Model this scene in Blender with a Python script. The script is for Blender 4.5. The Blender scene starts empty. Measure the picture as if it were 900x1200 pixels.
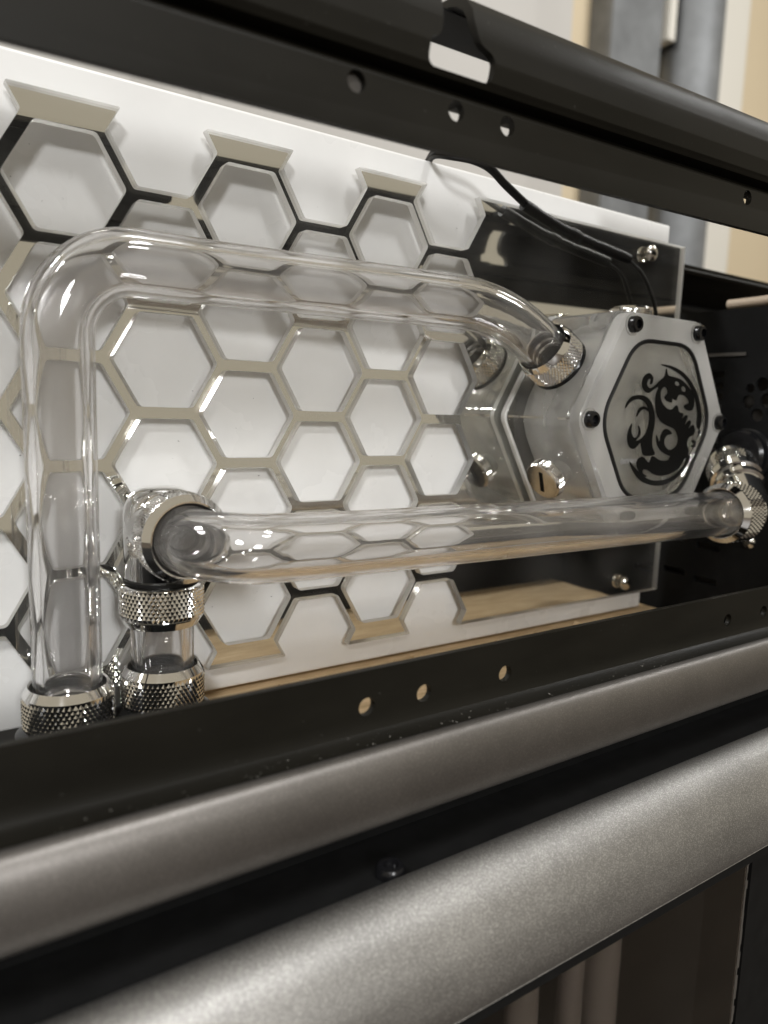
import bpy, bmesh, math, random
from mathutils import Vector, Matrix, Quaternion
random.seed(7)
PI = math.pi
U = 0.026                     # one honeycomb pitch in metres
S = bpy.context.scene
COL = S.collection

def W(p):                     # panel coordinates (x along, y up, z out of the panel) -> world
    return Vector((p[0]*U, -p[2]*U, p[1]*U))

# ------------------------------------------------------------------ camera
cam = bpy.data.cameras.new('camera')
camo = bpy.data.objects.new('camera', cam)
COL.objects.link(camo)
S.camera = camo
Rt = ((0.82442581, 0.03145797, 0.56509511), (-0.05307587, -0.98975673, 0.13253141), (0.56347585, -0.13925523, -0.81431133))
right, down, fwd = [W(r)/U for r in Rt]
M = Matrix((right, -down, -fwd)).transposed().to_4x4()
M.translation = W((-0.65388935, -1.87966573, 7.30162841))
camo.matrix_world = M
cam.sensor_fit = 'HORIZONTAL'
cam.sensor_width = 36.0
cam.lens = 870.113/900*36
cam.clip_start = 0.01
cam.clip_end = 50
cam.dof.use_dof = True
cam.dof.focus_distance = 7.6*U
cam.dof.aperture_fstop = (cam.lens/1000)/0.0019

# ------------------------------------------------------------------ light
S.render.engine = 'CYCLES'
S.view_settings.view_transform = 'Standard'
S.view_settings.look = 'None'
S.view_settings.exposure = 0.1
S.view_settings.gamma = 1.0
cy = S.cycles
cy.use_denoising = True
cy.max_bounces = 24
cy.transmission_bounces = 20
cy.glossy_bounces = 10
cy.diffuse_bounces = 4
cy.transparent_max_bounces = 16
cy.caustics_refractive = True
cy.caustics_reflective = True
cy.blur_glossy = 0.6
cy.sample_clamp_indirect = 70.0
world = bpy.data.worlds.new('World')
S.world = world
world.use_nodes = True
bg = world.node_tree.nodes['Background']
bg.inputs[0].default_value = (1.0, 0.89, 0.69, 1)
bg.inputs[1].default_value = 0.36

def lamp(name, pos, target, size, watts, color=(0.96, 0.965, 0.97)):
    l = bpy.data.lights.new(name, 'AREA')
    l.shape = 'DISK'; l.size = size; l.energy = watts; l.color = color
    o = bpy.data.objects.new(name, l); COL.objects.link(o)
    p, t = Vector(pos), W(target)
    o.location = p
    o.rotation_euler = (t-p).to_track_quat('-Z', 'Y').to_euler()
    return o
c0 = W((4, -2, 0))
lamp('ceiling_lamp', c0+Vector((-0.95, -1.45, 1.05)), (4, -2, 0), 0.30, 15)
lamp('ceiling_lamp', c0+Vector((0.35, -0.9, 1.7)), (4, -2, 0), 0.28, 12)
lamp('ceiling_lamp', c0+Vector((-0.35, -2.1, 0.62)), (4, -2, 0), 0.36, 17)  # fill added low in front, brightens the panel below the top rail
lamp('ceiling_lamp', c0+Vector((-1.3, 0.55, 1.6)), (4, -2, 0), 0.36, 24)
lamp('ceiling_lamp', c0+Vector((1.5, -0.2, 1.15)), (60, 8, -40), 0.4, 9)  # fill added to brighten the wall behind the case

# ------------------------------------------------------------------ materials
def newmat(name):
    m = bpy.data.materials.new(name); m.use_nodes = True
    nt = m.node_tree
    return m, nt, nt.nodes['Principled BSDF'], nt.nodes['Material Output']

def noise(nt, scale, detail=3, rough=0.6, vec=None):
    n = nt.nodes.new('ShaderNodeTexNoise'); n.inputs['Scale'].default_value = scale
    n.inputs['Detail'].default_value = detail; n.inputs['Roughness'].default_value = rough
    tc = nt.nodes.new('ShaderNodeTexCoord')
    if vec:
        mp = nt.nodes.new('ShaderNodeMapping'); mp.inputs['Scale'].default_value = vec
        nt.links.new(tc.outputs['Object'], mp.inputs[0]); nt.links.new(mp.outputs[0], n.inputs['Vector'])
    else:
        nt.links.new(tc.outputs['Object'], n.inputs['Vector'])
    return n

def ramp(nt, src, stops):
    r = nt.nodes.new('ShaderNodeValToRGB')
    els = r.color_ramp.elements
    while len(els) < len(stops): els.new(0.5)
    for e, (p, c) in zip(els, stops):
        e.position = p; e.color = (*c, 1) if len(c) == 3 else c
    nt.links.new(src, r.inputs[0])
    return r

def bump(nt, b, h, strength, dist):
    n = nt.nodes.new('ShaderNodeBump'); n.inputs['Strength'].default_value = strength
    n.inputs['Distance'].default_value = dist
    nt.links.new(h, n.inputs['Height']); nt.links.new(n.outputs[0], b.inputs['Normal'])

def solid(name, col, rough, metal=0.0, spec=0.5, var=0.0, vscale=300, bscale=0, bstr=0.2, bdist=0.0001, rvar=0.0, coat=0.0):
    m, nt, b, out = newmat(name)
    b.inputs['Base Color'].default_value = (*col, 1)
    b.inputs['Roughness'].default_value = rough
    b.inputs['Metallic'].default_value = metal
    b.inputs['Coat Weight'].default_value = coat
    b.inputs['Specular IOR Level'].default_value = spec
    if var:
        n = noise(nt, vscale, 5)
        r = ramp(nt, n.outputs['Fac'], [(0.3, tuple(c*(1-var) for c in col)), (0.7, tuple(min(1, c*(1+var)) for c in col))])
        nt.links.new(r.outputs[0], b.inputs['Base Color'])
    if rvar:
        n = noise(nt, vscale*0.4, 5)
        mr = nt.nodes.new('ShaderNodeMapRange')
        mr.inputs['From Min'].default_value = 0.3; mr.inputs['From Max'].default_value = 0.7
        mr.inputs['To Min'].default_value = rough-rvar; mr.inputs['To Max'].default_value = rough+rvar
        nt.links.new(n.outputs['Fac'], mr.inputs['Value']); nt.links.new(mr.outputs[0], b.inputs['Roughness'])
    if bscale:
        n = noise(nt, bscale, 2)
        bump(nt, b, n.outputs['Fac'], bstr, bdist)
    return m

def glass(name, col=(0.98, 0.98, 0.975), rough=0.0, ior=1.49, bscale=0, bdist=0.0001, bstr=0.2, haze=0.0):
    m, nt, b, out = newmat(name)
    nt.nodes.remove(b)
    g = nt.nodes.new('ShaderNodeBsdfGlass')
    g.inputs['Color'].default_value = (*col, 1); g.inputs['Roughness'].default_value = rough; g.inputs['IOR'].default_value = ior
    nt.links.new(g.outputs[0], out.inputs[0])
    if haze:
        d = nt.nodes.new('ShaderNodeBsdfDiffuse'); d.inputs[0].default_value = (0.92, 0.91, 0.89, 1)
        t = nt.nodes.new('ShaderNodeBsdfTranslucent'); t.inputs[0].default_value = (0.92, 0.91, 0.89, 1)
        m1 = nt.nodes.new('ShaderNodeMixShader'); m1.inputs[0].default_value = 0.5
        nt.links.new(d.outputs[0], m1.inputs[1]); nt.links.new(t.outputs[0], m1.inputs[2])
        m2 = nt.nodes.new('ShaderNodeMixShader')
        hn = noise(nt, 45, 1, 0.4, (1, 1, 0.6))
        mr = nt.nodes.new('ShaderNodeMapRange'); mr.inputs['From Min'].default_value = 0.3; mr.inputs['From Max'].default_value = 0.7
        mr.inputs['To Min'].default_value = haze*0.35; mr.inputs['To Max'].default_value = min(1, haze*1.65)
        nt.links.new(hn.outputs['Fac'], mr.inputs['Value']); nt.links.new(mr.outputs[0], m2.inputs[0])
        nt.links.new(g.outputs[0], m2.inputs[1]); nt.links.new(m1.outputs[0], m2.inputs[2])
        nt.links.new(m2.outputs[0], out.inputs[0])
    if bscale:
        n = noise(nt, bscale, 2)
        bump(nt, g, n.outputs['Fac'], bstr, bdist)
    return m

MAT = {}
MAT['white'] = solid('white_acrylic', (0.80, 0.795, 0.78), 0.28, var=0.03, vscale=45, rvar=0.06, coat=0.2)
MAT['mirror'] = solid('mirror_coating', (0.86, 0.85, 0.82), 0.015, metal=1.0)
MAT['smoked'] = glass('smoked_glass', (0.78, 0.77, 0.75), rough=0.05, bscale=30, bdist=0.002, bstr=0.1)
MAT['sheet'] = glass('clear_sheet', (0.985, 0.99, 0.985), haze=0.022)
MAT['sheet_edge'] = glass('cut_sheet_edge', (0.97, 0.97, 0.97), rough=0.1, haze=0.9)
MAT['tube'] = glass('clear_tube', (0.99, 0.987, 0.987), bscale=140, bdist=0.00025, bstr=0.12, haze=0.045)
MAT['pale'] = solid('cloudy_tube', (0.33, 0.285, 0.265), 0.3)  # for the rods that imitate reflections in the lower glass
MAT['block'] = glass('machined_acrylic', (0.99, 0.99, 0.985), rough=0.03, bscale=160, bdist=0.0006, bstr=0.22, haze=0.14)
MAT['clear'] = glass('polished_acrylic', (0.97, 0.97, 0.96), rough=0.01, bscale=70, bdist=0.001, bstr=0.15, haze=0.02)
MAT['cover'] = glass('satin_acrylic', (0.97, 0.97, 0.96), rough=0.05, bscale=140, bdist=0.0006, bstr=0.2, haze=0.42)
MAT['block_inner'] = glass('milled_acrylic', (0.99, 0.99, 0.985), rough=0.08, bscale=220, bdist=0.0012, bstr=0.35, haze=0.5)
MAT['frost'] = solid('sawn_acrylic_edge', (0.80, 0.80, 0.78), 0.4, var=0.12, vscale=120)
MAT['chrome'] = solid('chrome', (0.86, 0.855, 0.845), 0.08, metal=1.0, var=0.04, vscale=200, rvar=0.03)
MAT['nickel'] = solid('brushed_nickel', (0.66, 0.63, 0.58), 0.2, metal=1.0, var=0.08, vscale=400)
MAT['black'] = solid('black_powder_coat', (0.0075, 0.0068, 0.005), 0.46, spec=0.22, var=0.25, vscale=150, bscale=2500, bstr=0.25, bdist=0.00005, rvar=0.05)
MAT['dull'] = solid('black_plastic', (0.007, 0.007, 0.007), 0.55, spec=0.12, var=0.2, vscale=200, bscale=1500, bstr=0.2, bdist=0.00005)
MAT['rubber'] = solid('black_rubber', (0.008, 0.008, 0.008), 0.42, spec=0.35, bscale=1200, bstr=0.3, bdist=0.0001)
MAT['lint'] = solid('pale_dust', (0.2, 0.19, 0.17), 0.9)
MAT['screw'] = solid('black_steel', (0.008, 0.008, 0.009), 0.22, metal=0.2)
MAT['ink'] = solid('black_print', (0.003, 0.003, 0.003), 0.45, spec=0.12)
MAT['whiteink'] = solid('white_print', (0.30, 0.30, 0.30), 0.5)
MAT['beige'] = solid('beige_paint', (0.66, 0.55, 0.38), 0.7, var=0.03, vscale=3)
MAT['door'] = solid('off_white_paint', (0.50, 0.48, 0.45), 0.5, var=0.03, vscale=4)
MAT['trim'] = solid('white_paint', (0.70, 0.67, 0.60), 0.5, var=0.02, vscale=4)
MAT['steel'] = solid('galvanised_steel', (0.20, 0.207, 0.212), 0.6, metal=0.4, var=0.2, vscale=14)
MAT['cable'] = solid('beige_jacket', (0.62, 0.50, 0.38), 0.5)
MAT['grey'] = solid('grey_rubber_core', (0.07, 0.063, 0.055), 0.5)

def silver(name, col, rough, flake):
    m, nt, b, out = newmat(name)
    b.inputs['Metallic'].default_value = 1.0
    tc = nt.nodes.new('ShaderNodeTexCoord')
    v = nt.nodes.new('ShaderNodeTexVoronoi'); v.inputs['Scale'].default_value = 6500
    nt.links.new(tc.outputs['Object'], v.inputs['Vector'])
    sp = nt.nodes.new('ShaderNodeSeparateColor'); nt.links.new(v.outputs['Color'], sp.inputs[0])
    r = ramp(nt, sp.outputs[0], [(0.0, tuple(c*(1-flake*0.6) for c in col)), (0.75, col), (1.0, tuple(min(1, c*(1+flake*1.6)) for c in col))])
    big = noise(nt, 22, 5, 0.7)
    sm2 = ramp(nt, big.outputs['Fac'], [(0.35, (0.86, 0.86, 0.86)), (0.65, (1.1, 1.1, 1.1))])
    mx = nt.nodes.new('ShaderNodeMix'); mx.data_type = 'RGBA'; mx.blend_type = 'MULTIPLY'; mx.inputs['Factor'].default_value = 1.0
    nt.links.new(r.outputs[0], mx.inputs['A']); nt.links.new(sm2.outputs[0], mx.inputs['B'])
    nt.links.new(mx.outputs['Result'], b.inputs['Base Color'])
    mr = nt.nodes.new('ShaderNodeMapRange'); mr.inputs['To Min'].default_value = rough-0.08*flake; mr.inputs['To Max'].default_value = rough+0.08*flake
    nt.links.new(sp.outputs[1], mr.inputs['Value']); nt.links.new(mr.outputs[0], b.inputs['Roughness'])
    bump(nt, b, sp.outputs[2], 0.5*flake, 0.00012)
    return m
MAT['alu'] = silver('blasted_aluminium', (0.37, 0.362, 0.35), 0.48, 0.42)
MAT['alu_fine'] = silver('satin_aluminium', (0.225, 0.212, 0.20), 0.46, 0.2)

def powder(name, col, rough, spec):
    m, nt, b, out = newmat(name)
    b.inputs['Specular IOR Level'].default_value = spec
    n = noise(nt, 900, 2, 0.5)
    f = ramp(nt, n.outputs['Fac'], [(0.0, col), (0.715, col), (0.75, (0.03, 0.028, 0.025))])
    n1 = noise(nt, 30, 5, 0.65, (0.35, 1, 1))
    g1 = ramp(nt, n1.outputs['Fac'], [(0.35, (0.7, 0.7, 0.7)), (0.7, (1.35, 1.33, 1.3))])
    mx = nt.nodes.new('ShaderNodeMix'); mx.data_type = 'RGBA'; mx.blend_type = 'MULTIPLY'; mx.inputs['Factor'].default_value = 1.0
    nt.links.new(f.outputs[0], mx.inputs['A']); nt.links.new(g1.outputs[0], mx.inputs['B'])
    nt.links.new(mx.outputs['Result'], b.inputs['Base Color'])
    mr = nt.nodes.new('ShaderNodeMapRange'); mr.inputs['From Min'].default_value = 0.3; mr.inputs['From Max'].default_value = 0.7
    mr.inputs['To Min'].default_value = rough-0.1; mr.inputs['To Max'].default_value = rough+0.1
    nt.links.new(n1.outputs['Fac'], mr.inputs['Value']); nt.links.new(mr.outputs[0], b.inputs['Roughness'])
    n2 = noise(nt, 2500, 2)
    bump(nt, b, n2.outputs['Fac'], 0.3, 0.00006)
    return m
MAT['black'] = powder('black_powder_coat', (0.0085, 0.0077, 0.0056), 0.45, 0.18)

def cardboard():
    m, nt, b, out = newmat('cardboard')
    n = noise(nt, 60, 6, 0.65, (1, 6, 1))
    r = ramp(nt, n.outputs['Fac'], [(0.3, (0.45, 0.31, 0.165)), (0.55, (0.62, 0.455, 0.265)), (0.75, (0.72, 0.56, 0.36))])
    nt.links.new(r.outputs[0], b.inputs['Base Color'])
    b.inputs['Roughness'].default_value = 0.85
    n2 = noise(nt, 500, 3)
    bump(nt, b, n2.outputs['Fac'], 0.4, 0.0003)
    return m
MAT['card'] = cardboard()
def wood():
    m, nt, b, out = newmat('wood_floor')
    n = noise(nt, 6, 6, 0.6, (1, 8, 1))
    r = ramp(nt, n.outputs['Fac'], [(0.3, (0.04, 0.030, 0.023)), (0.55, (0.065, 0.050, 0.038)), (0.75, (0.09, 0.07, 0.055))])
    nt.links.new(r.outputs[0], b.inputs['Base Color'])
    b.inputs['Roughness'].default_value = 0.45
    return m
MAT['wood'] = wood()

# ------------------------------------------------------------------ object helpers
class G:                       # verts in panel coordinates, faces, material index per face
    def __init__(s): s.v = []; s.f = []; s.m = []
    def add(s, vs, fs, mi=0):
        o = len(s.v); s.v += [tuple(v) for v in vs]
        for f in fs: s.f.append(tuple(i+o for i in f)); s.m.append(mi)
        return s
    def obj(s, name, mats, parent=None, origin=(0, 0, 0), smooth=35, weld=True, fix=True):
        O = Vector(origin)
        me = bpy.data.meshes.new(name)
        me.from_pydata([W(Vector(v)-O) for v in s.v], [], s.f)
        for k in (mats if isinstance(mats, (list, tuple)) else [mats]): me.materials.append(MAT[k])
        for p, mi in zip(me.polygons, s.m): p.material_index = mi
        if weld or fix:
            bm = bmesh.new(); bm.from_mesh(me)
            if weld: bmesh.ops.remove_doubles(bm, verts=bm.verts, dist=1e-7)
            if fix: bmesh.ops.recalc_face_normals(bm, faces=bm.faces)
            bm.to_mesh(me); bm.free()
        if smooth:
            me.polygons.foreach_set('use_smooth', [True]*len(me.polygons))
            me.set_sharp_from_angle(angle=math.radians(smooth))
        me.update()
        o = bpy.data.objects.new(name, me); COL.objects.link(o)
        if parent: o.parent = parent
        else: o.location = W(O)
        return o

def tag(o, label=None, cat=None, group=None, kind=None):
    if label: o['label'] = label
    if cat: o['category'] = cat
    if group: o['group'] = group
    if kind: o['kind'] = kind
    return o

def thing(name, origin, label, cat, group=None):
    o = bpy.data.objects.new(name, None); COL.objects.link(o)
    o.empty_display_size = 0.01
    o.location = W(origin); o['o'] = 0
    del o['o']
    return tag(o, label, cat, group)

def box(g, x0, x1, y0, y1, z0, z1, mi=0):
    vs = [(x, y, z) for x in (x0, x1) for y in (y0, y1) for z in (z0, z1)]
    g.add(vs, [(0, 1, 3, 2), (4, 6, 7, 5), (0, 4, 5, 1), (2, 3, 7, 6), (0, 2, 6, 4), (1, 5, 7, 3)], mi)
    return g

def frame(axis):
    a = Vector(axis).normalized()
    h = Vector((0, 1, 0)) if abs(a.y) < 0.9 else Vector((0, 0, 1))
    u = h.cross(a).normalized(); v = a.cross(u)
    return u, v, a

def lathe(g, base, axis, prof, n=64, mi=0, closed=False, mis=None):
    # prof: (radius, height) list along the axis; r=0 closes to a pole
    u, v, a = frame(axis); B = Vector(base)
    rings = []; vs = []
    for r, h in prof:
        if r <= 1e-9:
            rings.append([len(vs)]); vs.append(B+a*h)
        else:
            rings.append(list(range(len(vs), len(vs)+n)))
            vs += [B+a*h+(u*math.cos(2*PI*i/n)+v*math.sin(2*PI*i/n))*r for i in range(n)]
    o = len(g.v); g.v += [tuple(p) for p in vs]
    pairs = list(zip(rings[:-1], rings[1:]))
    if closed: pairs.append((rings[-1], rings[0]))
    for q, (A, Bq) in enumerate(pairs):
        k = mis[q] if mis else mi
        for i in range(n):
            j = (i+1) % n
            if len(A) == 1 and len(Bq) == 1: continue
            if len(A) == 1: f = (A[0], Bq[j], Bq[i])
            elif len(Bq) == 1: f = (A[i], A[j], Bq[0])
            else: f = (A[i], A[j], Bq[j], Bq[i])
            g.f.append(tuple(x+o for x in f)); g.m.append(k)
    return g

def knurl(g, base, axis, r, h, n=58, rows=9, depth=0.014, mi=0):
    u, v, a = frame(axis); B = Vector(base)
    idx = {}; vs = []
    for b in range(rows+1):
        for q in range(2*n):
            low = (q+b) % 2 == 0
            rr = r-depth if low else r
            if b in (0, rows): rr = r-depth
            t = PI*q/n
            idx[q, b] = len(vs)
            vs.append(B+a*(h*b/rows)+(u*math.cos(t)+v*math.sin(t))*rr)
    fs = []
    for b in range(rows+1):
        for q in range(2*n):
            if (q+b) % 2 == 1:
                c = idx[q, b]; l = idx[(q-1) % (2*n), b]; ri = idx[(q+1) % (2*n), b]
                if b < rows:
                    t = idx[q, b+1]; fs += [(c, t, l), (c, ri, t)]
                if b > 0:
                    d = idx[q, b-1]; fs += [(c, l, d), (c, d, ri)]
    g.add(vs, fs, mi)
    return g

def path_frames(pts):
    P = [Vector(p) for p in pts]
    T = []
    for i in range(len(P)):
        t = (P[min(i+1, len(P)-1)]-P[max(i-1, 0)]).normalized(); T.append(t)
    u = frame(T[0])[0]; F = []
    for i, t in enumerate(T):
        u = (u-t*u.dot(t)).normalized()
        F.append((P[i], u, t.cross(u)))
    return F

def sweep(g, pts, r, n=24, mi=0, caps=True, inner=None):
    F = path_frames(pts)
    def shell(rad):
        o = len(g.v)
        for i, (p, u, v) in enumerate(F):
            rr = rad[i] if isinstance(rad, (list, tuple)) else rad
            g.v += [tuple(p+(u*math.cos(2*PI*k/n)+v*math.sin(2*PI*k/n))*rr) for k in range(n)]
        return o
    def quads(o, flip):
        for i in range(len(F)-1):
            for k in range(n):
                j = (k+1) % n
                f = (o+i*n+k, o+i*n+j, o+(i+1)*n+j, o+(i+1)*n+k)
                g.f.append(f[::-1] if flip else f); g.m.append(mi)
    o = shell(r); quads(o, False)
    e = (len(F)-1)*n
    if inner:
        q = shell(inner); quads(q, True)
        for k in range(n):
            j = (k+1) % n
            g.f += [(o+k, q+k, q+j, o+j), (o+e+k, o+e+j, q+e+j, q+e+k)]; g.m += [mi, mi]
    elif caps:
        g.f += [tuple(range(o+n-1, o-1, -1)), tuple(range(o+e, o+e+n))]; g.m += [mi, mi]
    return g

def arc_path(corners, radii, step=6, dens=0.12):
    """polyline with rounded corners, evenly sampled"""
    P = [Vector(c) for c in corners]; out = [P[0]]
    for i in range(1, len(P)-1):
        a = (P[i-1]-P[i]).normalized(); b = (P[i+1]-P[i]).normalized()
        ang = a.angle(b); R = radii[i-1]
        d = R/math.tan(ang/2)
        c = P[i]+(a+b).normalized()*(R/math.sin(ang/2))
        s, e = P[i]+a*d-c, P[i]+b*d-c
        th = PI-ang; n = max(4, int(math.degrees(th)/step))
        ax = s.cross(e).normalized()
        for k in range(n+1):
            out.append(c+Quaternion(ax, th*k/n) @ s)
    out.append(P[-1])
    res = [out[0]]
    for p, q in zip(out[:-1], out[1:]):
        L = (q-p).length; m = max(1, int(L/dens))
        for k in range(1, m+1): res.append(p.lerp(q, k/m))
    return res

def spline(pts, n=8, closed=True):
    P = [Vector(p) for p in pts]; N = len(P); out = []
    rng = range(N) if closed else range(N-1)
    for i in rng:
        if closed: a, b, c, d = P[i-1], P[i], P[(i+1) % N], P[(i+2) % N]
        else: a, b, c, d = P[max(i-1, 0)], P[i], P[i+1], P[min(i+2, N-1)]
        for k in range(n):
            t = k/n
            out.append(0.5*((2*b)+(c-a)*t+(2*a-5*b+4*c-d)*t*t+(3*b-a-3*c+d)*t*t*t))
    if not closed: out.append(P[-1])
    return out

def fill2d(loops, depth, grow=0.0):
    """solid from 2-D loops with even-odd holes; returns verts (z in -depth..0) and faces"""
    cu = bpy.data.curves.new('tmp', 'CURVE'); cu.dimensions = '2D'; cu.fill_mode = 'BOTH'; cu.extrude = depth/2; cu.offset = grow
    for L in loops:
        sp = cu.splines.new('POLY'); sp.points.add(len(L)-1)
        for q, p in zip(sp.points, L): q.co = (p[0], p[1], 0, 1)
        sp.use_cyclic_u = True
    ob = bpy.data.objects.new('tmp', cu); COL.objects.link(ob)
    dg = bpy.context.evaluated_depsgraph_get()
    me = bpy.data.meshes.new_from_object(ob.evaluated_get(dg))
    vs = [(v.co.x, v.co.y, v.co.z) for v in me.vertices]; fs = [tuple(p.vertices) for p in me.polygons]
    bpy.data.objects.remove(ob); bpy.data.curves.remove(cu); bpy.data.meshes.remove(me)
    return vs, fs

def round_loop(L, r, n=3):
    out = []
    N = len(L)
    for i in range(N):
        p, a, b = Vector(L[i]).to_2d(), Vector(L[i-1]).to_2d(), Vector(L[(i+1) % N]).to_2d()
        da, db = (a-p), (b-p)
        rr = min(r, da.length*0.45, db.length*0.45)
        s, e = p+da.normalized()*rr, p+db.normalized()*rr
        for k in range(n+1):
            t = k/n
            out.append((s*(1-t)*(1-t)+p*2*t*(1-t)+e*t*t))
    return out

def cutmesh(g, cutters):
    """boolean difference of closed geometry, all in panel units"""
    def tmp(x):
        me = bpy.data.meshes.new('tmp'); me.from_pydata(x.v, [], x.f)
        bm = bmesh.new(); bm.from_mesh(me)
        bmesh.ops.remove_doubles(bm, verts=bm.verts, dist=1e-6); bmesh.ops.recalc_face_normals(bm, faces=bm.faces)
        bm.to_mesh(me); bm.free()
        o = bpy.data.objects.new('tmp', me); COL.objects.link(o); return o
    a = tmp(g); cs = [tmp(c) for c in cutters]
    for c in cs:
        md = a.modifiers.new('b', 'BOOLEAN'); md.object = c; md.operation = 'DIFFERENCE'; md.solver = 'EXACT'
    dg = bpy.context.evaluated_depsgraph_get()
    me = bpy.data.meshes.new_from_object(a.evaluated_get(dg))
    r = G(); r.add([tuple(v.co) for v in me.vertices], [tuple(p.vertices) for p in me.polygons])
    for o in [a]+cs:
        m = o.data; bpy.data.objects.remove(o); bpy.data.meshes.remove(m)
    bpy.data.meshes.remove(me)
    return r

def prism_x(g, prof, x0, x1, nx=1, mi=0):
    """closed (z,y) outline extruded along x"""
    n = len(prof); o = len(g.v)
    for i in range(nx+1):
        x = x0+(x1-x0)*i/nx
        g.v += [(x, y, z) for z, y in prof]
    for i in range(nx):
        for k in range(n):
            j = (k+1) % n
            g.f.append((o+i*n+k, o+i*n+j, o+(i+1)*n+j, o+(i+1)*n+k)); g.m.append(mi)
    g.f += [tuple(range(o+n-1, o-1, -1)), tuple(range(o+nx*n, o+(nx+1)*n))]; g.m += [mi, mi]
    return g

# ------------------------------------------------------------------ setting behind the case
g = G(); box(g, -90, 160, -19, -18, -44, 90)
tag(g.obj('floor', 'wood', smooth=0), kind='structure')
g = G(); box(g, -40, 160, -60, 90, -43, -40)
tag(g.obj('wall', 'beige', smooth=0), kind='structure')
g = G(); box(g, -20, 46.5, -60, 90, -39.99, -37)
for x0, x1 in ((-14, 12), (16, 42)): box(g, x0, x1, -50, 80, -36.98, -36.4)
tag(g.obj('room_door', 'door', smooth=0), 'white painted door far behind the case, blurred', 'door')
g = G(); box(g, 67.2, 71.6, -60, 90, -39.98, -37.6)
lathe(g, (71.9, -60, -38.8), (0, 1, 0), [(0, 0), (0.9, 0), (0.9, 150), (0, 150)], 20)
tag(g.obj('door_trim', 'trim', smooth=35), kind='structure')
t = thing('metal_duct', (55, -60, -38), 'tall grey galvanised metal duct beside the white door trim, blurred in the background', 'duct')
O = (55, -60, -38)
g = G(); box(g, 51.8, 58.3, -60, 90, -39.9, -37.5); g.obj('duct_panel', 'steel', t, O, smooth=0)
g = G(); lathe(g, (63.4, -60, -38), (0, 1, 0), [(0, 0), (2.7, 0), (2.7, 150), (0, 150)], 32); g.obj('duct_pipe', 'steel', t, O)
g = G(); box(g, 58.9, 59.8, 31, 90, -39.5, -37.2); g.obj('duct_seam', 'trim', t, O, smooth=0)
g = G(); box(g, 59.85, 60.6, 31, 90, -39.5, -37.6); g.obj('duct_gap', 'dull', t, O, smooth=0)  # dark strip put in for the shaded gap beside the pipe

# ------------------------------------------------------------------ cardboard under everything
YC = -5.05
def ragged_board():
    xs0, xs1, z0, z1 = 1.98, 10.0, -0.5, 2.5
    L = []
    n = 90
    for i in range(n+1): L.append((xs0+(xs1-xs0)*i/n, z1+random.uniform(-0.05, 0.05)+0.04*math.sin(i*0.9)))
    for i in range(1, 20): L.append((xs1+random.uniform(-0.03, 0.03), z1+(z0-z1)*i/20))
    L += [(xs1, z0), (xs0, z0)]
    vs, fs = fill2d([L], 0.12)
    g = G(); g.add([(x, YC-0.06+z, y) for x, y, z in vs], fs)
    return g.obj('cardboard_sheet', 'card', smooth=0)
tag(ragged_board(), 'torn brown cardboard sheet lying under the honeycomb panel, seen in its mirror strip', 'cardboard')

g = G()
for i in range(60):
    x = random.uniform(2.0, 9.6); r = random.uniform(0.012, 0.05)*(1 if random.random() < 0.3 else 0.6); z = random.uniform(-0.03, 0.12)
    c = Vector((x, YC+r*0.5, z))
    vs = [c+Vector((random.uniform(-1, 1)*r*1.5, random.uniform(-.6, .9)*r, random.uniform(-1, 1)*r)) for _ in range(6)]
    g.add(vs, [(0, 1, 2), (0, 2, 3), (0, 3, 4), (1, 2, 5), (2, 3, 5), (3, 4, 5)])
tag(g.obj('cardboard_crumbs', 'card', smooth=0, fix=False), 'small cardboard crumbs along the bottom edge of the white panel', 'crumbs', kind='stuff')

# ------------------------------------------------------------------ honeycomb distribution plate
plate = thing('distribution_plate', (0, -5.0, 0), 'white panel faced with a mirror honeycomb sheet, behind the clear tubes', 'panel')
PO = (0, -5.0, 0)
SQ = math.sqrt(3)/2
RH = 0.513
XL, XR, YT, YB = -2.75, 9.80, 0.70, -4.68
def hexa(c, r, rad=0.035):
    cx, cyy = c*SQ, r
    L = [(cx+RH*math.cos(math.radians(60*k)), cyy+RH*math.sin(math.radians(60*k))) for k in range(6)]
    return round_loop(L, rad, 3)
loops = []
top, bot = [], []
for c in range(-2, 7):
    if c % 2 == 0:
        xc = c*SQ
        hw = RH-0.20/math.sqrt(3); top += [(xc-hw, YT), (xc-RH, .5), (xc-RH/2, .5-RH*SQ), (xc+RH/2, .5-RH*SQ), (xc+RH, .5), (xc+hw, YT)]
        hb = RH-0.18/math.sqrt(3); bot += [(xc-hb, YB), (xc-RH, -4.5), (xc-RH/2, -4.5+RH*SQ), (xc+RH/2, -4.5+RH*SQ), (xc+RH, -4.5), (xc+hb, YB)]
        for k in range(4): loops.append(hexa(c, -0.5-k))
    else:
        for k in range(5): loops.append(hexa(c, -k))
outline = [(XL, YT)]+top+[(XR, YT), (XR, YB)]+bot[::-1]+[(XL, YB)]
outline = round_loop(outline, 0.02, 2)
TS = 0.10
vs, fs = fill2d([outline]+loops, TS)
g = G(); g.add([(x, y, z+TS/2) for x, y, z in vs], fs)
ms = g.obj('mirror_sheet', ['sheet', 'mirror', 'sheet_edge'], plate, PO, smooth=25)
for p in ms.data.polygons:
    if all(abs(ms.data.vertices[i].co.y-0.0) < 1e-6 for i in p.vertices): p.material_index = 1
    elif abs(p.normal.y) < 0.5: p.material_index = 2
g = G(); box(g, -3.0, 9.66, -5.0, 1.03, -0.40, -0.10)
bp = g.obj('backing_plate', 'white', plate, PO, smooth=0)
bv = bp.modifiers.new('bevel', 'BEVEL'); bv.width = 0.03*U; bv.segments = 3
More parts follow.
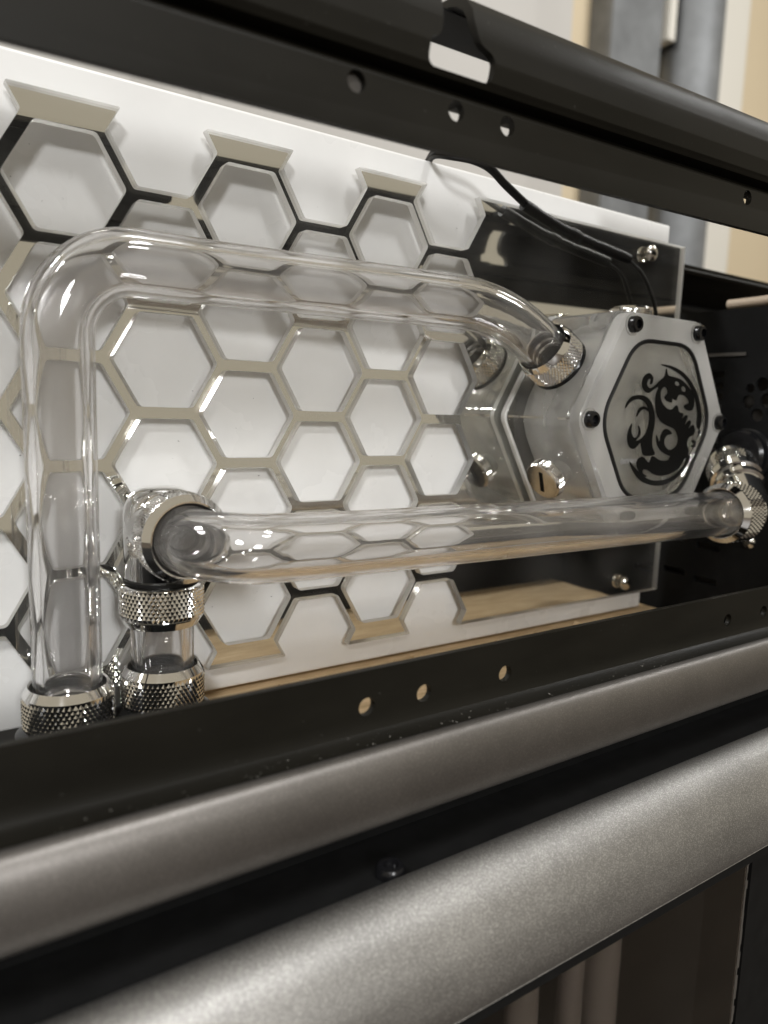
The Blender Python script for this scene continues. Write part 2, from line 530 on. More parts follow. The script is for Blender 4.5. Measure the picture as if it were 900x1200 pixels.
for sx, sy in ((8.945, 0.49), (8.945, -4.47)):
    g = G(); lathe(g, (sx, sy, TS), (0, 0, 1), [(0.105, 0), (0.115, 0.02), (0.11, 0.05), (0.085, 0.075), (0.045, 0.088), (0, 0.092)], 32)
    g.obj('screw', 'nickel', plate, PO)

# ------------------------------------------------------------------ reservoir block
BC = Vector((7.65, -1.94, 0))
Z0, Z1, ZF = TS+0.012, 1.22, 1.40
res = thing('reservoir_block', (BC.x, BC.y, Z0), 'clear hexagonal acrylic reservoir block with black dragon emblem on its front', 'reservoir')
RO = (BC.x, BC.y, Z0)
def hexring(R, rad, n=4):
    L = [(BC.x+R*math.cos(math.radians(60*k)), BC.y+R*math.sin(math.radians(60*k))) for k in range(6)]
    return round_loop(L, rad, n)
def prism_z(g, L, z0, z1, mi=0, bev=0.0, capm=None):
    n = len(L); o = len(g.v)
    def ring(z, k=1.0): g.v.extend([(BC.x+(p[0]-BC.x)*k, BC.y+(p[1]-BC.y)*k, z) for p in L])
    ks = [(z0, 1-bev), (z0+bev, 1), (z1-bev, 1), (z1, 1-bev)] if bev else [(z0, 1), (z1, 1)]
    for z, k in ks: ring(z, k)
    for i in range(len(ks)-1):
        for k in range(n):
            j = (k+1) % n
            g.f.append((o+i*n+k, o+i*n+j, o+(i+1)*n+j, o+(i+1)*n+k)); g.m.append(mi)
    e = o+(len(ks)-1)*n
    g.f += [tuple(range(o+n-1, o-1, -1)), tuple(range(e, e+n))]; g.m += [mi, mi] if capm is None else [capm, capm]
    return g
g = G()
for z0, z1 in ((Z0+0.10, Z0+0.20), (Z0+0.32, Z0+0.62), (Z1-0.16, Z1-0.02)):
    box(g, BC.x-1.49, BC.x-1.30, BC.y-0.012, BC.y+0.012, z0, z1)
g.obj('dowel_pins', 'nickel', res, RO, smooth=0)  # short marks added for the seam along the block's left edge
# thin back plate with bright sawn edge, main body with a milled cavity, front cover
g = G(); prism_z(g, hexring(1.55, 0.10), Z0, Z0+0.07); g.obj('back_plate', 'frost', res, RO)
g = G(); prism_z(g, hexring(1.53, 0.12), Z0+0.078, Z1, 0, 0.012)
cav = round_loop([(BC.x+1.08*math.cos(math.radians(60*k)), BC.y+1.08*math.sin(math.radians(60*k))) for k in range(6)], 0.3, 6)
prism_z(g, cav, Z0+0.12, Z1-0.10, 1)
for ang, off, rb in ((150, 0.0, 0.17), (210, 0.09, 0.15), (90, 0.15, 0.16)):
    a = math.radians(ang); nx = Vector((math.cos(a), math.sin(a), 0)); tx = Vector((-nx.y, nx.x, 0))
    lathe(g, BC+nx*0.965+tx*off+Vector((0, 0, 0.72)), nx, [(0, 0), (rb*0.6, 0), (rb, 0.06), (rb, 0.33), (0, 0.33)], 28, mi=1)
bb = g.obj('block_body', ['block', 'block_inner'], res, RO)
for p in bb.data.polygons:
    if p.material_index == 1: p.flip()          # the milled hollows face inwards
bb.data.update()
def ring_z(g, Lo, Li, z0, z1, bev=0.03):
    n = len(Lo); o = len(g.v)
    def at(L, z, k): g.v.extend([(BC.x+(p[0]-BC.x)*k, BC.y+(p[1]-BC.y)*k, z) for p in L])
    at(Lo, z0, 1); at(Lo, z1-bev, 1); at(Lo, z1, 1-bev); at(Li, z1, 1); at(Li, z0, 1)
    for i in range(5):
        a, b = o+i*n, o+((i+1) % 5)*n
        for k in range(n):
            j = (k+1) % n
            g.f.append((a+k, a+j, b+j, b+k)); g.m.append(0)
    return g
g = G(); ring_z(g, hexring(1.50, 0.14, 8), hexring(1.135, 0.30, 8), Z1+0.008, ZF); g.obj('cover_plate', ['cover'], res, RO)
g = G(); prism_z(g, hexring(1.125, 0.30, 8), Z1+0.012, ZF-0.012); g.obj('window', ['clear'], res, RO)
g = G(); lathe(g, (BC.x, BC.y, Z0+0.135), (0, 0, 1), [(0, 0), (0.92, 0), (0.92, 0.10), (0.86, 0.13), (0.70, 0.13), (0.68, 0.06), (0.52, 0.06), (0.50, 0.20), (0.30, 0.24), (0.26, 0.14), (0, 0.14)], 64)  # pale disc added inside to brighten the view through the block
for k in range(6):
    a = math.radians(60*k+22); c = Vector((BC.x+0.62*math.cos(a), BC.y+0.62*math.sin(a), Z0+0.265))
    lathe(g, c, (0, 0, 1), [(0.10, 0), (0.10, 0.12), (0.06, 0.12), (0.05, 0.05), (0, 0.05)], 16)
g.obj('pump_chamber', 'frost', res, RO)
# gasket cord lying in the front of the cover
gl = hexring(1.13, 0.30, 8)
pts = [Vector((p[0], p[1], ZF+0.002)) for p in gl]
def closed_sweep(g, pts, r, n=8, mi=0):
    N = len(pts); o = len(g.v)
    for i in range(N):
        t = (pts[(i+1) % N]-pts[i-1]).normalized(); a = Vector((0, 0, 1)); b = t.cross(a)
        g.v += [tuple(pts[i]+(a*math.cos(2*PI*k/n)+b*math.sin(2*PI*k/n))*r) for k in range(n)]
    for i in range(N):
        for k in range(n):
            j = (k+1) % n; i2 = (i+1) % N
            g.f.append((o+i*n+k, o+i*n+j, o+i2*n+j, o+i2*n+k)); g.m.append(mi)
    return g
closed_sweep(G(), pts, 0.026).obj('gasket', 'rubber', res, RO)
# cap screws in the corners of the cover
for k in range(6):
    a = math.radians(60*k); c = (BC.x+1.325*math.cos(a), BC.y+1.325*math.sin(a), ZF)
    g = G(); lathe(g, c, (0, 0, 1), [(0.10, 0.001), (0.10, 0.07), (0.085, 0.095), (0.055, 0.10), (0.05, 0.05), (0, 0.05)], 24)
    s = g.obj('screw', 'screw', res, RO)
    g = G(); lathe(g, (c[0], c[1], c[2]-0.004), (0, 0, 1), [(0.105, 0.005), (0.135, 0.006), (0.135, 0.015), (0.105, 0.016)], 24, closed=True)
    g.obj('washer_ring', 'block', res, RO)

# emblem printed on the cover window, traced in the plane of the cover (relative to its centre)
EMBLEM = [
    [[(-0.048, 0.706), (0.166, 0.699), (0.393, 0.644), (0.581, 0.548), (0.728, 0.421), (0.841, 0.271), (0.91, 0.114), (0.916, -0.008), (0.879, -0.092), (0.829, -0.039), (0.822, 0.112), (0.766, 0.254), (0.684, 0.37), (0.565, 0.491), (0.401, 0.589), (0.171, 0.664)]],
    [[(-0.529, -0.515), (-0.395, -0.603), (-0.246, -0.693), (-0.088, -0.752), (0.105, -0.769), (0.32, -0.742), (0.508, -0.663), (0.624, -0.555), (0.66, -0.457), (0.738, -0.463), (0.663, -0.594), (0.516, -0.72), (0.328, -0.798), (0.113, -0.832), (-0.104, -0.81), (-0.297, -0.746), (-0.443, -0.631)]],
    [[(-0.686, 0.149), (-0.661, 0.218), (-0.582, 0.283), (-0.453, 0.311), (-0.316, 0.299), (-0.206, 0.246), (-0.136, 0.149), (-0.093, 0.035), (-0.094, -0.08), (-0.114, -0.195), (-0.097, -0.325), (-0.037, -0.42), (-0.152, -0.441), (-0.269, -0.425), (-0.325, -0.31), (-0.345, -0.275), (-0.46, -0.35), (-0.552, -0.324), (-0.602, -0.239), (-0.601, -0.141), (-0.542, -0.043), (-0.541, -0.141), (-0.488, -0.211), (-0.422, -0.204), (-0.392, -0.14), (-0.41, -0.066), (-0.368, -0.111), (-0.364, -0.182), (-0.439, -0.249), (-0.361, -0.239), (-0.267, -0.175), (-0.212, -0.067), (-0.205, 0.062), (-0.254, 0.174), (-0.343, 0.242), (-0.469, 0.263), (-0.597, 0.227)]],
    [[(-0.391, -0.539), (-0.354, -0.475), (-0.265, -0.457), (-0.14, -0.531), (-0.08, -0.449), (0.093, -0.505), (0.262, -0.505), (0.305, -0.458), (0.477, -0.451), (0.654, -0.416), (0.68, -0.45), (0.61, -0.494), (0.501, -0.614), (0.312, -0.685), (0.12, -0.703), (-0.027, -0.677), (-0.151, -0.623), (-0.245, -0.614), (-0.25, -0.664), (-0.164, -0.703), (-0.258, -0.693), (-0.348, -0.611)]],
    [[(-0.46, 0.05), (-0.427, 0.141), (-0.345, 0.174), (-0.252, 0.153), (-0.219, 0.111), (-0.3, 0.142), (-0.372, 0.132), (-0.421, 0.092)]],
    [[(0.065, 0.658), (0.106, 0.583), (0.234, 0.564), (0.384, 0.539), (0.544, 0.464), (0.658, 0.377), (0.717, 0.275), (0.708, 0.177), (0.629, 0.145), (0.532, 0.173), (0.511, 0.212), (0.602, 0.244), (0.568, 0.3), (0.474, 0.341), (0.363, 0.34), (0.323, 0.277), (0.236, 0.289), (0.226, 0.242), (0.119, 0.263), (0.078, 0.305), (0.129, 0.365), (0.098, 0.421), (0.037, 0.433), (-0.02, 0.366), (0.014, 0.253), (0.12, 0.17), (0.244, 0.151), (0.346, 0.205), (0.406, 0.125), (0.498, 0.098), (0.462, 0.001), (0.538, 0.076), (0.602, 0.07), (0.545, -0.058), (0.636, 0.015), (0.686, -0.011), (0.629, -0.109), (0.734, -0.04), (0.787, -0.1), (0.766, -0.169), (0.669, -0.207), (0.637, -0.298), (0.694, -0.412), (0.478, -0.46), (0.278, -0.446), (0.101, -0.385), (-0.002, -0.297), (-0.031, -0.18), (0.042, -0.268), (0.062, -0.187), (0.112, -0.114), (0.194, -0.103), (0.287, -0.157), (0.181, -0.182), (0.138, -0.253), (0.172, -0.326), (0.268, -0.374), (0.386, -0.339), (0.439, -0.253), (0.406, -0.163), (0.327, -0.093), (0.163, -0.051), (0.024, 0.005), (-0.063, 0.093), (-0.102, 0.207), (-0.108, 0.32), (-0.068, 0.428), (-0.168, 0.392), (-0.265, 0.346), (-0.36, 0.379), (-0.403, 0.449), (-0.38, 0.534), (-0.285, 0.587), (-0.199, 0.543), (-0.202, 0.472), (-0.241, 0.456), (-0.235, 0.516), (-0.293, 0.507), (-0.305, 0.44), (-0.238, 0.403), (-0.151, 0.435), (-0.044, 0.508), (0.037, 0.565)],
     [(0.26, 0.5), (0.301, 0.516), (0.353, 0.497), (0.364, 0.468), (0.317, 0.455), (0.271, 0.471)],
     [(0.41, 0.441), (0.452, 0.46), (0.504, 0.43), (0.505, 0.389), (0.45, 0.387), (0.412, 0.412)]],
    [[(0.732, -0.321), (0.818, -0.341), (0.846, -0.286), (0.782, -0.24), (0.749, -0.264), (0.791, -0.298)]],
    [[(0.868, -0.191), (0.911, -0.179), (0.911, -0.13), (0.885, -0.099), (0.87, -0.138), (0.89, -0.163)]],
]
def emblem_pieces(n=4):
    out = []
    for sh in EMBLEM:
        out.append([spline([Vector((p[0], p[1], 0)) for p in L], n) for L in sh])
    return out
EPIECES = emblem_pieces()
g = G()
for i, loops2 in enumerate(EPIECES):
    vs, fs = fill2d([[(p.x, p.y) for p in L] for L in loops2], 0.008, 0.003)
    dz = ZF+0.006+0.0006*i
    g.add([(BC.x+x, BC.y+y, dz+z) for x, y, z in vs], fs)
g.obj('emblem', 'ink', res, RO, smooth=0)

def lettering(text, size, depth):
    cu = bpy.data.curves.new('tmp', 'FONT'); cu.body = text; cu.size = size; cu.extrude = depth/2
    ob = bpy.data.objects.new('tmp', cu); COL.objects.link(ob)
    me = bpy.data.meshes.new_from_object(ob.evaluated_get(bpy.context.evaluated_depsgraph_get()))
    vs = [tuple(v.co) for v in me.vertices]; fs = [tuple(p.vertices) for p in me.polygons]
    bpy.data.objects.remove(ob); bpy.data.curves.remove(cu); bpy.data.meshes.remove(me)
    return vs, fs
vs, fs = lettering('(BYKSKI)', 0.085, 0.006)
g = G(); g.add([(BC.x-0.70+x, BC.y-0.535+y, ZF+0.005+z) for x, y, z in vs], fs)
g.obj('lettering', 'whiteink', res, RO, smooth=0)

# stop plugs screwed into the facets
def plug(base, axis, r, h, slot):
    g = G(); knurl(g, Vector(base), axis, r, h, 56, 5, 0.012)
    p = g.obj('plug', 'chrome', res, RO, smooth=0)
    g = G(); a = Vector(axis).normalized()
    lathe(g, Vector(base)+a*h, axis, [(r-0.014, 0), (r-0.03, 0.025), (r-0.05, 0.028), (0, 0.028)], 40)
    g.obj('plug_face', 'nickel', p, RO)
    if slot:
        u, v, _ = frame(axis); c = Vector(base)+a*(h+0.030)
        g = G(); d = (v*0.96+u*0.28).normalized(); e = a.cross(d)
        vs = [c+d*i*0.15+e*j*0.028+a*k*0.003 for i in (-1, 1) for j in (-1, 1) for k in (-1, 1)]
        g.add(vs, [(0, 1, 3, 2), (4, 6, 7, 5), (0, 4, 5, 1), (2, 3, 7, 6), (0, 2, 6, 4), (1, 5, 7, 3)])
        g.obj('slot', 'ink', p, RO, smooth=0)
plug((6.46, -2.68, 0.70), (-SQ, -0.5, 0), 0.27, 0.12, True)
plug((7.80, -0.612, 0.72), (0, 1, 0), 0.28, 0.13, False)

# ------------------------------------------------------------------ clear tubes
RT, RI = 0.293, 0.197
def tube(corners, radii, origin, label, rise=None):
    p = arc_path(corners, radii, 5)
    if rise: p = [Vector((q.x, q.y, q.z+rise(q))) for q in p]
    g = G(); sweep(g, p, RT, 48, inner=RI)
    o = g.obj('acrylic_tube', 'tube', None, origin, smooth=40)
    return tag(o, label, 'tube', None)
sm = lambda t: max(0, min(1, t))**2*(3-2*max(0, min(1, t)))
tube([(0.685, -4.62, 0.46), (0.685, -0.69, 0.46), (5.46, -0.69, 0.46), (6.30, -1.175, 0.46)], [0.66, 2.3], (0.685, -4.62, 0.46),
     'clear acrylic tube rising at the left, running along the top and dipping to the reservoir', rise=lambda q: 0.27*sm((q.x-1.6)/3.6))
tube([(1.545, -3.06, 1.0), (1.545, -3.06, 1.76), (2.6, -3.09, 1.76), (8.80, -3.13, 1.80)], [0.50, 1.0], (1.545, -3.06, 1.0),
     'clear acrylic tube running horizontally in front of the reservoir to the right fitting')
tube([(1.545, -4.62, 0.46), (1.545, -3.72, 0.46)], [], (1.545, -4.62, 0.46),
     'short straight clear tube piece standing between two knurled chrome collars')

# ------------------------------------------------------------------ fittings
def collar(parent, O, base, axis, r, h, flip=False):
    """knurled nut with a bevelled smooth rim and an o-ring; base at the thread end"""
    a = Vector(axis).normalized(); B = Vector(base)
    g = G(); knurl(g, B, axis, r, h, 54, 8, 0.016)
    k = g.obj('collar', 'chrome', parent, O, smooth=0)
    g = G(); lathe(g, B, axis, [(r-0.016, 0), (RT+0.03, 0), (RT+0.03, h+0.075), (RT+0.045, h+0.085), (r-0.012, h+0.012), (r-0.012, h), (r-0.016, h)], 64, closed=True)
    g.obj('rim', 'chrome', k, O, smooth=20)
    g = G(); lathe(g, B, axis, [(RT+0.004, h-0.02), (RT+0.028, h-0.02), (RT+0.028, h+0.035), (RT+0.016, h+0.045), (RT+0.004, h+0.035)], 48, closed=True)
    g.obj('seal', 'rubber', k, O)
    return k
def comp_fitting(base, axis, r, h, label, lip=0.12, rbase=0.45):
    f = thing('compression_fitting', base, label, 'fitting', 'knurled chrome tube fittings')
    a = Vector(axis).normalized(); B = Vector(base)
    g = G(); lathe(g, B, axis, [(0, 0), (rbase, 0), (rbase, lip*0.7), (r-0.02, lip), (0, lip)], 64); g.obj('base_ring', 'screw', f, base)
    collar(f, base, B+a*lip, axis, r, h)
    g = G(); lathe(g, B, axis, [(0.0, lip+0.02), (RI-0.01, lip+0.02), (RI-0.01, lip+0.18), (RI-0.05, lip+0.19), (RI-0.06, lip+0.06), (0, lip+0.06)], 40); g.obj('core', 'grey', f, base)
    return f
comp_fitting((0.69, -4.99, 0.455), (0, 1, 0), 0.395, 0.30, 'knurled chrome fitting at the foot of the tall left tube', lip=0.19)
comp_fitting((1.545, -4.99, 0.455), (0, 1, 0), 0.395, 0.30, 'knurled chrome fitting below the short straight tube piece', lip=0.23)
na = Vector((-SQ, 0.5, 0))
fb = Vector((BC.x, BC.y, 0.73))+na*1.327
comp_fitting(fb, na, 0.375, 0.27, 'knurled chrome fitting on the upper left facet of the reservoir block', lip=0.05, rbase=0.37)

def elbow_emblem(g, cx, cyy, cz, r, ang, s):
    for loops2 in EPIECES:
        vs, fs = fill2d([[(p.x, p.y) for p in L] for L in loops2], 0.006)
        V2 = []
        for x, y, z in vs:
            t = ang+x*s/r
            V2.append((cx+math.sin(t)*(r+z+0.005), cyy+y*s, cz+math.cos(t)*(r+z+0.005)))
        g.add(V2, fs)
    return g
EO = (1.545, -3.95, 0.455)
e = thing('elbow_fitting', EO, 'chrome ninety degree fitting above the short tube, feeding the horizontal tube', 'fitting', 'chrome elbow fittings')
collar(e, EO, (1.545, -3.60, 0.455), (0, -1, 0), 0.395, 0.29)
g = G(); lathe(g, (1.545, -3.62, 0.455), (0, 1, 0), [(0, 0), (0.36, 0.0), (0.37, 0.03), (0.33, 0.05), (0.33, 0.09), (0.34, 0.11), (0.34, 0.66), (0.325, 0.78), (0.28, 0.88), (0.18, 0.94), (0, 0.96)], 64)
g.obj('elbow_body', ['chrome'], e, EO)
g = G(); lathe(g, (1.545, -3.62, 0.455), (0, 1, 0), [(0.332, 0.05), (0.35, 0.055), (0.35, 0.085), (0.332, 0.09)], 48, closed=True)
g.obj('seal', 'rubber', e, EO)
g = G(); lathe(g, (1.545, -3.06, 0.455), (0, 0, 1), [(0, 0), (0.34, 0.0), (0.34, 0.36), (0.38, 0.39), (0.38, 0.425), (0, 0.425)], 64)
g.obj('outlet', 'chrome', e, EO)
collar(e, EO, (1.545, -3.06, 0.87), (0, 0, 1), 0.405, 0.27)
g = G(); lathe(g, (1.545, -3.06, 0.93), (0, 0, 1), [(0, 0), (RI, 0), (RI, 0.10), (RI-0.04, 0.10), (RI-0.05, 0.02), (0, 0.02)], 40); g.obj('core', 'grey', e, EO)
elbow_emblem(G(), 1.545, -3.16, 0.455, 0.34, math.radians(-62), 0.16).obj('engraved_emblem', 'nickel', e, EO, smooth=0)

RO2 = (9.1, -3.13, 1.8)
e = thing('elbow_fitting', RO2, 'chrome angled fitting at the right end of the horizontal tube', 'fitting', 'chrome elbow fittings')
collar(e, RO2, (9.02, -3.13, 1.80), (-1, 0, 0), 0.41, 0.38)
p0, p1, p2 = Vector((9.0, -3.13, 1.80)), Vector((9.30, -3.12, 1.78)), Vector((9.92, -2.52, 1.06))
g = G(); sweep(g, arc_path([p0, p1, p2], [0.25], 8), 0.30, 40); g.obj('elbow_body', 'chrome', e, RO2)
ax = (p2-p1).normalized()
g = G(); lathe(g, p1+(p2-p1)*0.42, ax, [(0.30, 0), (0.34, 0.02), (0.34, 0.10), (0.31, 0.12), (0.31, 0.16), (0.36, 0.18), (0.36, 0.30), (0.30, 0.33)], 48); g.obj('swivel_ring', 'chrome', e, RO2, smooth=25)
g = G(); knurl(g, p1+(p2-p1)*0.42+ax*0.34, ax, 0.36, 0.2, 54, 5, 0.016); g.obj('collar', 'chrome', e, RO2, smooth=0)
g = G(); lathe(g, (9.02, -3.13, 1.80), (-1, 0, 0), [(0, 0.1), (RI, 0.1), (RI, 0.30), (RI-0.03, 0.30), (RI-0.035, 0.24), (RI-0.012, 0.22), (RI-0.012, 0.18), (RI-0.05, 0.14), (0, 0.14)], 40); g.obj('core', 'nickel', e, RO2)
BFO = (10.3, -2.42, 1.15)
f = thing('port_fitting', BFO, 'black round fitting on the dark side wall behind the right chrome fitting', 'fitting')
g = G(); lathe(g, BFO, (-1, 0, 0), [(0, 0), (0.40, 0), (0.40, 0.10), (0.36, 0.13), (0.36, 0.18), (0.385, 0.20), (0.385, 0.30), (0.35, 0.35), (0.27, 0.37), (0, 0.37)], 56, mi=0); g.obj('body', 'screw', f, BFO, smooth=30)
g = G(); lathe(g, BFO, (-1, 0, 0), [(0.363, 0.135), (0.383, 0.14), (0.383, 0.18), (0.363, 0.185)], 48, closed=True); g.obj('seal', 'rubber', f, BFO)

# ------------------------------------------------------------------ sleeved cable over the panel
CO = (4.74, 0.9, 0.3)
c = thing('sleeved_cable', CO, 'thin black cable with heat shrink hanging over the top edge of the panel', 'cable')
A = [(5.25, 0.95, -0.75), (5.12, 1.06, -0.35), (4.96, 1.05, 0.0), (5.05, 1.0, 0.22), (5.30, 0.985, 0.30), (5.56, 0.94, 0.30), (5.84, 0.81, 0.28), (6.27, 0.645, 0.24)]
g = G(); sweep(g, spline(A, 8, False), 0.029, 12); g.obj('lead', 'rubber', c, CO)
A2 = [(a[0]-0.03, a[1]+0.045, a[2]+0.035) for a in A]
g = G(); sweep(g, spline(A2, 8, False), 0.029, 12); g.obj('lead', 'rubber', c, CO)
B = [(6.20, 0.68, 0.24), (6.55, 0.59, 0.23), (6.90, 0.505, 0.23), (7.22, 0.45, 0.23), (7.56, 0.40, 0.23), (7.95, 0.355, 0.23), (8.30, 0.31, 0.23)]
bp = spline(B, 8, False)
g = G(); sweep(g, bp, [0.072+0.004*math.sin(i*0.55)*math.sin(i*0.23)+(0.012 if 20 < i < 25 else 0) for i in range(len(bp))], 16); g.obj('heat_shrink', 'rubber', c, CO)
D = [(8.26, 0.31, 0.23), (8.45, 0.25, 0.22), (8.64, 0.15, 0.22), (8.82, -0.06, 0.24), (8.97, -0.36, 0.26), (9.0, -0.70, 0.28)]
g = G(); sweep(g, spline(D, 8, False), [0.016+0.014*min(1, i/20) for i in range(5*8+1)], 10); g.obj('wire', 'rubber', c, CO)

# ------------------------------------------------------------------ the computer case
case = thing('computer_case', (4, -9, 2.8), 'open black computer case with rounded silver bars along its lower front', 'computer case')
KO = (4, -9, 2.8)
X0, X1 = -5.0, 17.0
g = G()
prof = [(2.80, 0.0), (2.80, 0.375), (2.78, 0.41), (2.69, 0.42), (2.69, 0.475), (2.83, 0.487), (2.865, 0.53), (2.895, 0.66), (2.89, 0.84), (2.85, 0.99), (2.78, 1.08), (2.70, 1.135), (2.58, 1.165), (2.10, 1.19),
        (2.10, 1.13), (2.57, 1.105), (2.66, 1.075), (2.74, 1.02), (2.79, 0.94), (2.83, 0.82), (2.835, 0.66), (2.81, 0.55), (2.63, 0.54), (2.63, 0.36), (2.74, 0.35), (2.74, 0.0)]
prism_x(g, prof, X0, X1)
cut = []
for x in (2.13, 2.99, 3.50, 6.85, -0.3):
    q = G(); lathe(q, (x, 0.30, 2.6), (0, 0, 1), [(0, 0), (0.073, 0), (0.073, 0.4), (0, 0.4)], 24); cut.append(q)
for x in (2.965, 8.45, -2.3):
    L = round_loop([(x-.30, .52), (x+.30, .52), (x+.30, .70), (x+.15, .75), (x+.10, .86), (x+.085, 1.4), (x-.19, 1.4), (x-.19, .86), (x-.21, .72), (x-.30, .70)], 0.07, 4)
    q = G(); vs, fs = fill2d([L], 0.9); q.add([(a, b, 2.68+d) for a, b, d in vs], fs); cut.append(q)
TILT = lambda gg: setattr(gg, 'v', [(x, y+0.02*(x-4), z) for x, y, z in gg.v])
q = G(); lathe(q, (2.13, 0.30, 2.72), (0, 0, 1), [(0, 0), (0.075, 0), (0.075, 0.018), (0, 0.018)], 24); TILT(q); q.obj('hole_cap', 'grey', case, KO)
g = cutmesh(g, cut); TILT(g)
g.obj('top_rail', 'black', case, KO, smooth=30)
g = G()
prism_x(g, [(2.74, -3.86), (2.80, -3.86), (2.80, -4.30), (2.815, -4.345), (2.85, -4.37), (3.0, -4.385), (3.0, -4.46), (2.74, -4.46)], X0, X1)
cut = []
for x in (-1.2, 2.36, 2.911, 3.804, 7.254, 8.013, 9.2):
    q = G(); lathe(q, (x, -4.15, 2.6), (0, 0, 1), [(0, 0), (0.073, 0), (0.073, 0.4), (0, 0.4)], 24); cut.append(q)
cutmesh(g, cut).obj('bottom_rail', 'black', case, KO, smooth=30)
def dense(pr, n=4): return [(p.x, p.y) for p in spline([Vector((a, b, 0)) for a, b in pr], n, False)]
g = G(); prism_x(g, dense([(3.004, -4.375), (3.03, -4.362), (3.10, -4.385), (3.155, -4.47), (3.185, -4.63), (3.18, -4.79), (3.135, -4.92), (3.06, -4.985), (3.004, -4.995)]), X0, X1)
g.obj('trim_bar', 'alu_fine', case, KO)
g = G(); box(g, X0, X1, -5.60, -4.465, 2.45, 2.50); g.obj('channel_back', 'dull', case, KO, smooth=0)
g = G(); box(g, X0, X1, -5.53, -5.47, 2.503, 3.30); g.obj('channel_floor', 'dull', case, KO, smooth=0)
g = G(); prism_x(g, dense([(3.13, -5.46), (3.14, -5.41), (3.20, -5.378), (3.31, -5.385), (3.45, -5.445), (3.59, -5.565), (3.71, -5.76), (3.775, -5.98), (3.79, -6.12), (3.765, -6.20), (3.70, -6.22), (3.13, -6.22)]), X0, X1)
g.obj('trim_bar', 'alu', case, KO)
g = G(); lathe(g, (2.49, -5.469, 3.0), (0, 1, 0), [(0, 0.05), (0.055, 0.05), (0.06, 0.085), (0.10, 0.08), (0.118, 0.05), (0.122, 0.0), (0.0, 0.0)], 36); g.obj('screw', 'screw', case, KO)
g = G(); box(g, X0, X1, -6.34, -6.224, 3.05, 3.74); g.obj('edge_strip', 'dull', case, KO, smooth=0)
g = G(); box(g, X0, 6.88, -12, -6.345, 3.46, 3.50)
pn = g.obj('glass_pane', 'smoked', case, KO, smooth=0)
g = G()
for i in range(60):
    y = -6.36-i*0.095
    w = random.uniform(0.015, 0.05)
    box(g, 6.885, 6.89+w, y-0.095, y, 3.465, 3.503)
g.obj('glue_seam', 'grey', case, KO, smooth=0)
g = G(); box(g, 6.95, 9.5, -12, -6.345, 3.0, 3.52); g.obj('corner_post', 'dull', case, KO, smooth=0)
g = G(); box(g, X0, 10.29, -5.30, -5.22, -1.5, 2.44); g.obj('case_floor', 'dull', case, KO, smooth=0)
g = G(); box(g, X0, 30, -26, -5.62, 0.4, 0.5); g.obj('lower_back_panel', 'dull', case, KO, smooth=0)
g = G(); box(g, 7.7, 24, 1.20, 1.26, 1.30, 2.09); g.obj('top_panel', 'dull', case, KO, smooth=0)
g = G(); box(g, X0, X1, 1.06, 1.075, 2.15, 2.60); TILT(g); g.obj('rail_lining', 'ink', case, KO, smooth=0)  # black strip added so the keyhole stem looks dark inside
# right-hand side wall with vent holes and slots
g = G(); box(g, 10.30, 10.37, -5.4, -0.22, -4.9, 2.70)
cut = []
for y, z, r in ((-1.62, 1.05, 0.10), (-1.42, 1.06, 0.07), (-1.36, 1.24, 0.10), (-1.60, 1.34, 0.11), (-1.82, 1.20, 0.10), (-1.78, 1.45, 0.10)):
    q = G(); lathe(q, (10.2, y, z), (1, 0, 0), [(0, 0), (r, 0), (r, 0.3), (0, 0.3)], 20); cut.append(q)
for y, z in ((-3.86, 0.05), (-3.92, 0.62), (-4.42, 0.05), (-4.48, 0.62)):
    q = G(); box(q, 10.2, 10.5, y-0.05, y+0.05, z-0.2, z+0.2); cut.append(q)
for i in range(8):
    q = G(); box(q, 10.2, 10.5, -1.25-0.17*i, -1.16-0.17*i, 0.10, 0.62); cut.append(q)
cutmesh(g, cut).obj('side_wall', 'dull', case, KO, smooth=30)
g = G(); box(g, 10.60, 10.65, -5.4, -0.3, -4.9, 2.70); g.obj('filter_sheet', 'grey', case, KO, smooth=0)  # plain grey plate added so the vent holes look lighter than the wall
g = G(); box(g, 10.27, 10.296, -0.93, -0.88, -0.6, 0.95); g.obj('wall_seam', 'grey', case, KO, smooth=0)
g = G(); lathe(g, (10.3, -3.73, 1.29), (-1, 0, 0), [(0.10, 0), (0.10, 0.03), (0.05, 0.07), (0, 0.07)], 20); g.obj('screw', 'chrome', case, KO)
g = G(); prism_x(g, [(-0.35, 0.60), (-0.35, 0.54), (-0.30, 0.50), (-0.38, 0.47), (-0.42, 0.53), (-6.0, 0.55), (-6.0, 0.60)], 9.8, 24); g.obj('rear_tray', 'black', case, KO, smooth=20)
g = G(); box(g, 9.72, 24, -6, 0.54, -6.1, -6.0); g.obj('rear_panel', 'dull', case, KO, smooth=0)
g = G(); box(g, 9.75, 24, 0.02, 0.10, -3.2, -3.0); box(g, 9.75, 24, 0.20, 0.27, -4.2, -4.0); g.obj('rear_rail', 'dull', case, KO, smooth=0)
g = G(); lathe(g, (13.2, 0.10, -3.1), (0, 1, 0), [(0.22, 0), (0.22, 0.08), (0.1, 0.14), (0, 0.14)], 20); g.obj('screw', 'nickel', case, KO)
g = G(); sweep(g, spline([(10.45, -0.13, 0.5), (10.46, -0.12, 1.0), (10.45, -0.10, 1.6), (10.5, -0.1, 2.3)], 6, False), 0.075, 16)
tag(g.obj('beige_cable', 'cable', None, (0, 0, 0)), 'short beige cable end resting on top of the black side wall', 'cable')
g = G()
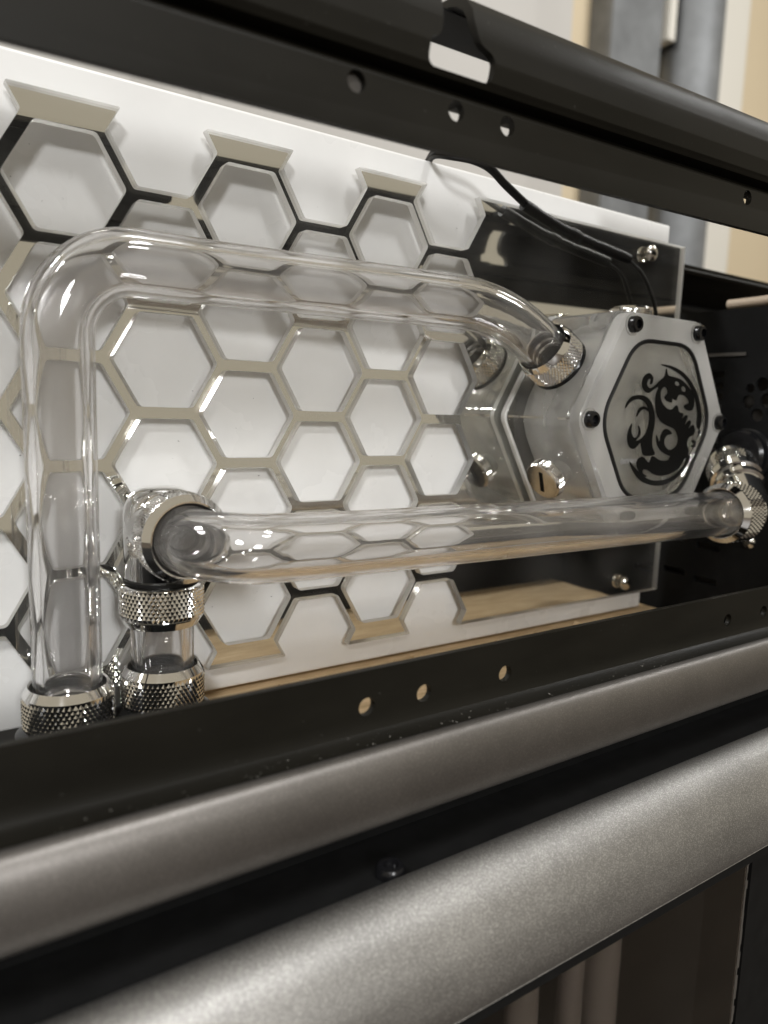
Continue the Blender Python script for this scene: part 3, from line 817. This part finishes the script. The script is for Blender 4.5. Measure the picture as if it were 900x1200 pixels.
for A in ([(9.9, 0.15, -1.2), (11, 0.05, -1.0), (13, -0.05, -0.6), (15, 0.0, 0.2)], [(9.9, -0.1, -1.6), (11.5, -0.12, -1.3), (14, -0.18, -0.6)]):
    sweep(g, spline(A, 8, False), 0.09, 12)
g.obj('cable_bundle', 'rubber', case, KO)
# pale rods added behind the lower glass to imitate its vertical reflections
for i, (x, z, r, k) in enumerate(((4.95, 2.8, 0.13, 'pale'), (5.55, 2.7, 0.20, 'pale'), (4.25, 2.8, 0.16, 'pale'))):
    g = G(); lathe(g, (x, -12, z), (0, 1, 0), [(r*0.72, 0), (r, 0), (r, 6.2), (r*0.72, 6.2)], 40, closed=True)
    tag(g.obj('coolant_tube', k, None, (x, -12, z)), ['slim clear tube seen through the lower glass, middle of three', 'thick clear tube seen through the lower glass, rightmost of three', 'clear tube seen through the lower glass, leftmost of three'][i], 'tube', 'clear tubes behind the lower glass')

# dust caught in the corner of the bottom rail
g = G()
for i in range(200):
    x = random.uniform(0, 9.5); r = random.uniform(0.002, 0.008)*(1.5 if random.random() < 0.08 else 1)
    c0 = Vector((x, -4.372-random.uniform(0, 0.012)+r*0.4, random.uniform(2.86, 2.99)))
    vs = [c0+Vector((random.uniform(-1, 1)*r*1.5, random.uniform(-.4, .8)*r, random.uniform(-1, 1)*r)) for _ in range(5)]
    g.add(vs, [(0, 1, 2), (0, 2, 3), (0, 3, 4), (1, 2, 4)])
tag(g.obj('dust', 'lint', smooth=0, fix=False), 'pale dust specks caught along the black bottom rail', 'dust', kind='stuff')

g = G()
for i in range(140):
    x = random.uniform(-0.3, 9.6); y = random.uniform(-4.6, 0.68); r = random.uniform(0.003, 0.008)
    c0 = Vector((x, y, TS+0.0008 if (x > 5.75) else -0.0985))
    vs = [c0+Vector((random.uniform(-1, 1)*r*1.6, random.uniform(-1, 1)*r, random.uniform(0, .8)*r)) for _ in range(5)]
    g.add(vs, [(0, 1, 2), (0, 2, 3), (0, 3, 4), (1, 2, 4)])
tag(g.obj('lint', 'grey', smooth=0, fix=False), 'tiny lint specks stuck to the honeycomb panel face', 'lint', kind='stuff')
